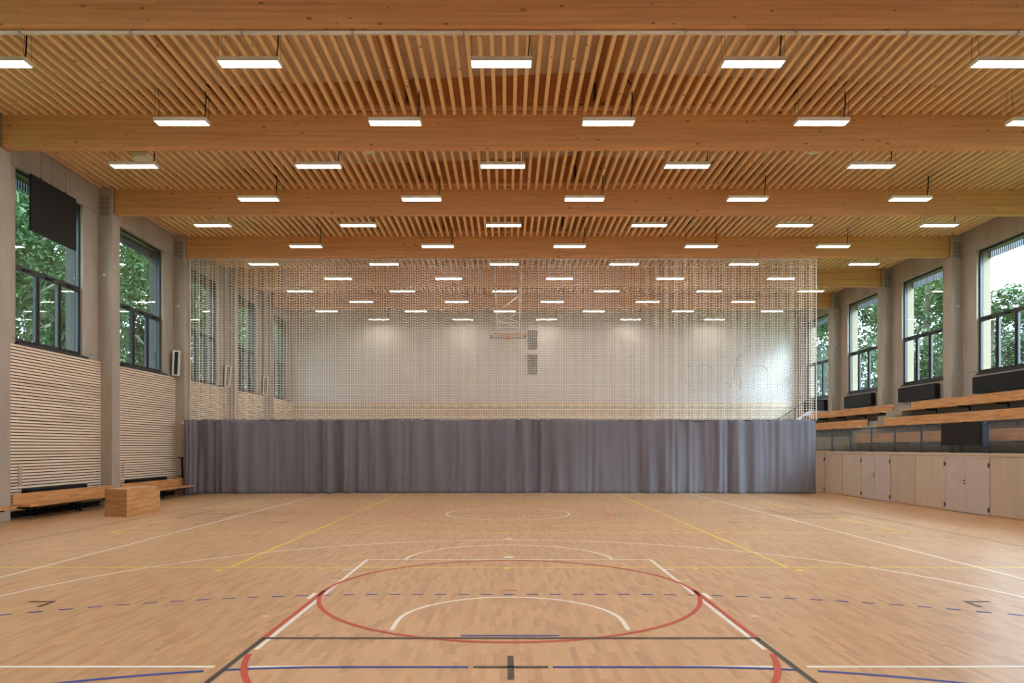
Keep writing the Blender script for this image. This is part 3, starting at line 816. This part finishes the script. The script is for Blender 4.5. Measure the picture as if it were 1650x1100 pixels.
for e in sorted(edges, key=lambda e: e[1]):
    y0, y1 = e[1], e[2]
    if e[0] == 'p':
        o = put('plywood_panel', MB().box(0, .05, .012, y1-y0-.012, .04, 1.65), 'plywood', loc=(XF+.008, y0, 0), bevel=.003)
        desc = {27.74: 'birch plywood panel under the railing next to the curtain edge', 26.28: 'birch plywood panel just beyond the door marked B', 22.77: 'birch plywood panel adjoining the near side of the door marked B',
                21.27: 'birch plywood panel adjoining the far side of the door marked C', 17.68: 'birch plywood panel at the picture edge beside the door marked C'}
        pn += 1
        tag(o, desc.get(y0, ('birch plywood panel hidden behind the curtain, %s along the tribune' if y0 > 29 else 'birch plywood panel beside the camera, %s along the tribune') % ORD[pn % 12]), 'panel', 'tribune front panels')
        struct('baseboard_%d' % pn, MB().box(XF+.0, XF+.055, y0, y1, 0, .03), 'bench_oak')
    else:
        r = bpy.data.objects.new('door_%d' % dn, None); COL.objects.link(r); r.location = (XF, y0, 0); r['kind'] = 'structure'; dn += 1
        W = y1-y0; hw = W/2
        m = MB(); m.box(-.004, .05, 0, .05, 0, 1.66); m.box(-.004, .05, W-.05, W, 0, 1.66); m.box(-.004, .05, .05, W-.05, 1.61, 1.66)
        put('door_frame', m, 'door_paint', r)
        near = put('door_leaf', MB().box(.002, .045, .055, hw-.004, .02, 1.605), 'door_paint', r, bevel=.003)
        far = put('door_leaf', MB().box(.002, .045, hw+.004, W-.055, .02, 1.605), 'door_paint', r, bevel=.003)
        m = letter(e[3], hw+.52, 1.04); put('letter', m, 'letter_line', far)
        m = MB(); m.tube([(.0, hw+.07, .95), (-.05, hw+.07, .95), (-.05, hw+.19, .95)], .011, 8); put('handle', m, 'chrome', far)
        m = MB()
        for zz in (.95, .86): m.tube([(.004, hw+.07, zz), (-.008, hw+.07, zz)], .028, 14)
        put('escutcheon', m, 'wire_steel', far)
        for yy, lf in ((.03, near), (W-.03, far)):
            for zz in (.18, 1.42):
                m = MB(); m.box(-.018, .0, yy-.035, yy+.035, zz-.04, zz+.04); m.tube([(-.02, yy, zz-.07), (-.02, yy, zz+.07)], .014, 8); put('hinge', m, 'wire_steel', lf)
# railing
r = thing('railing', (13.52, 14.8, 1.76), 'dark steel railing with diagonal wire mesh on the tribune front', 'railing')
Y0 = 14.8; Y1 = 37.5; L = Y1-Y0
m = MB(); m.box(-.025, .025, 0, L, .85, .89); put('top_rail', m, 'rail_steel', r)
m = MB(); m.box(-.012, .012, 0, L, .03, .055); put('bottom_rail', m, 'rail_steel', r)
y = 19.52-1.553*3
while y < Y1:
    m = MB(); m.box(-.02, .02, y-Y0-.03, y-Y0+.03, 0, .85); m.box(-.07, .07, y-Y0-.07, y-Y0+.07, 0, .012)
    for q in (-1, 1): m.tube([(-.045, y-Y0+q*.045, .012), (-.045, y-Y0+q*.045, .03)], .012, 6)
    put('post', m, 'rail_steel', r); y += 1.553
m = MB(); y = -.8; st = .085
while y < L:
    for d in (0, 1):
        a0, a1 = (y, y+.79); z0, z1 = (.055, .85) if d == 0 else (.85, .055)
        aa, bb = max(a0, 0), min(a1, L)
        if bb > aa:
            za = z0+(z1-z0)*(aa-a0)/(a1-a0); zb = z0+(z1-z0)*(bb-a0)/(a1-a0)
            m.tube([(0, aa, za), (0, bb, zb)], .005, 4)
    y += st
put('wire_mesh', m, 'mesh_steel', r)
# black board on the railing
r = thing('scoreboard', (13.40, 19.45, 1.98), 'matt black rectangular board mounted on the tribune railing', 'scoreboard')
put('board', MB().box(-.10, .03, .08, 1.82, 0, .66), 'black_panel', r, bevel=.004)
put('side_plate', MB().box(-.06, .05, -.02, .078, -.02, .66), 'rail_steel', r)
m = MB(); m.tube([(.0, 1.0, 0), (.0, 1.0, -.215)], .012, 6); m.box(.031, .09, .3, .36, .2, .5); put('support', m, 'black_metal', r)
# radiators under the tribune windows
for i in range(3, len(BAYS)):
    y0, y1 = BAYS[i]; c = (y0+y1)/2 if i < len(BAYS)-1 else y0+P/2
    r = thing('wall_radiator', (18.40, c, 4.0), 'wide black radiator below the %s tribune-side window from the front' % ORD[i-3], 'radiator', 'radiators below the tribune windows')
    put('body', MB().box(-.27, -.06, -1.42, 1.36, 0, .64), 'black_metal', r, bevel=.012)
    m = MB()
    for yy in (-1.1, 1.05): m.box(-.06, -.001, yy, yy+.06, .1, .5)
    put('mount', m, 'black_metal', r)
# far staircase with handrail by the end wall
r = thing('end_staircase', (11.5, 39.2, 0), 'far concrete stair with dark handrail beside the end wall', 'stairs')
m = MB()
for k in range(20): m.box(.28*k, 6.85, .1, 1.4, .182*k, .182*(k+1))
put('steps', m, 'concrete_tier', r)
m = MB(); m.prism([(0, 0), (0, .32), (5.6, 3.98), (6.85, 3.98), (6.85, 0)], 1, .02, .099); put('side_panel', m, 'white_steel', r, label='pale stair side panel')
m = MB(); m.tube([(0, .06, .98), (5.5, .06, 4.58), (6.4, .06, 4.58)], .03, 8); put('handrail', m, 'black_metal', r)
for xx, zb_, zt_ in ((.3, .5, 1.15), (2.5, 1.94, 2.6), (4.75, 3.42, 4.08), (5.9, 3.98, 4.56)):
    m = MB(); m.box(xx-.02, xx+.02, .04, .08, zb_, zt_); put('post', m, 'black_metal', r)

# ---------------------------------------------------------------- outside: lawn and trees
struct('ground', MB().box(-95, 95, -40, 190, -.7, -.25), 'lawn')
def crown_data(seed, mat, n_leaf=24000, size=.19):
    """unit crown: clusters of leaves over an irregular volume about 1 m in radius, scaled by the object"""
    rg = random.Random(seed); vs = []; fs = []
    lobes = []
    for _ in range(46):
        a = rg.uniform(0, 6.283); u = rg.uniform(-.95, 1); rad = math.sqrt(max(0, 1-u*u))*rg.uniform(.35, .80)
        lobes.append((rad*math.cos(a), rad*math.sin(a), u*.95, rg.uniform(.16, .34)))
    sx = size/5.5; sz = size/9.0
    for k in range(n_leaf):
        lb = lobes[rg.randrange(len(lobes))]
        d = Vector((rg.gauss(0, 1), rg.gauss(0, 1), rg.gauss(0, 1))).normalized()*lb[3]*rg.uniform(.55, 1.08)
        p = Vector((lb[0]+d.x, lb[1]+d.y, lb[2]+d.z*.75))
        u = Vector((rg.gauss(0, 1), rg.gauss(0, 1), rg.gauss(0, .6))).normalized(); v = u.cross(Vector((rg.gauss(0, .5), rg.gauss(0, .5), 1))).normalized()
        s = rg.uniform(.6, 1.3); q = len(vs)
        for (a, b) in ((-1, 0), (0, -.5), (1, 0), (0, .5)):
            w_ = u*a*s+v*b*s; vs.append((p.x+w_.x*sx, p.y+w_.y*sx, p.z+w_.z*sz))
        fs.append((q, q+1, q+2, q+3))
    me = bpy.data.meshes.new('foliage'); me.from_pydata(vs, [], fs); me.materials.append(MATS[mat]); me.update(); return me
CR = [crown_data(11, 'leaf_a'), crown_data(12, 'leaf_b'), crown_data(13, 'leaf_a')]
def tree(x, y, h, rad, k, rz, lab, grp):
    r = thing('tree', (x, y, -.25), lab, 'tree', grp)
    base = h*.12
    o = put('foliage', CR[k], None, r, loc=(0, 0, (h+base)/2)); o.scale = (rad, rad, (h-base)/2); o.rotation_euler = (0, 0, rz)
    m = MB(); m.tube([(0, 0, 0), (.1, .1, h*.3), (-.1, .2, h*.6), (0, 0, h*.85)], .22, 8)
    rg = random.Random(int(x*10+y))
    for q in range(9):
        a = rg.uniform(0, 6.28); z0 = h*rg.uniform(.25, .65)
        m.tube([(0, 0, z0), (rad*.35*math.cos(a), rad*.35*math.sin(a), z0+h*.09), (rad*.7*math.cos(a), rad*.7*math.sin(a), z0+h*.14)], .07, 5)
    put('trunk', m, 'bark', r)
k = 0
for (x, y, h, rad) in [(-23, 12, 19, 4.4), (-23, 21, 19, 4.4), (-23, 30, 20, 4.4), (-24, 39, 22, 4.5), (-23, 48, 22, 4.5), (-24, 57.5, 24, 4.8), (-24, 67.5, 25, 5.0), (-25, 78, 27, 5.3), (-25, 89, 28, 5.6), (-33.5, 35, 26, 5.2), (-34, 46.5, 28, 5.6), (-35, 58, 30, 5.6), (-36, 70, 32, 6), (-31, 102, 33, 6.5)]:  # first two trees are unseen, added to block sky light at the near windows
    tree(x, y, h, rad, k % 3, k*1.3, 'leafy green tree outside the left windows, %s along the wall' % ORD[k], 'trees outside the window wall'); k += 1
k = 0
for (x, y, h, rad) in [(33, 41, 11.5, 4.8), (31, 51, 16.5, 4.9), (30, 61, 20, 4.9), (30, 71.5, 21, 5.3), (31, 83, 24, 5.8), (30, 96, 26, 6.3), (43, 48, 12, 5.5), (42, 60, 17, 6), (43, 74, 24, 6.5)]:
    tree(x, y, h, rad, (k+1) % 3, k*1.7, 'green tree outside the tribune windows, %s along the wall' % ORD[k], 'trees outside the tribune windows'); k += 1
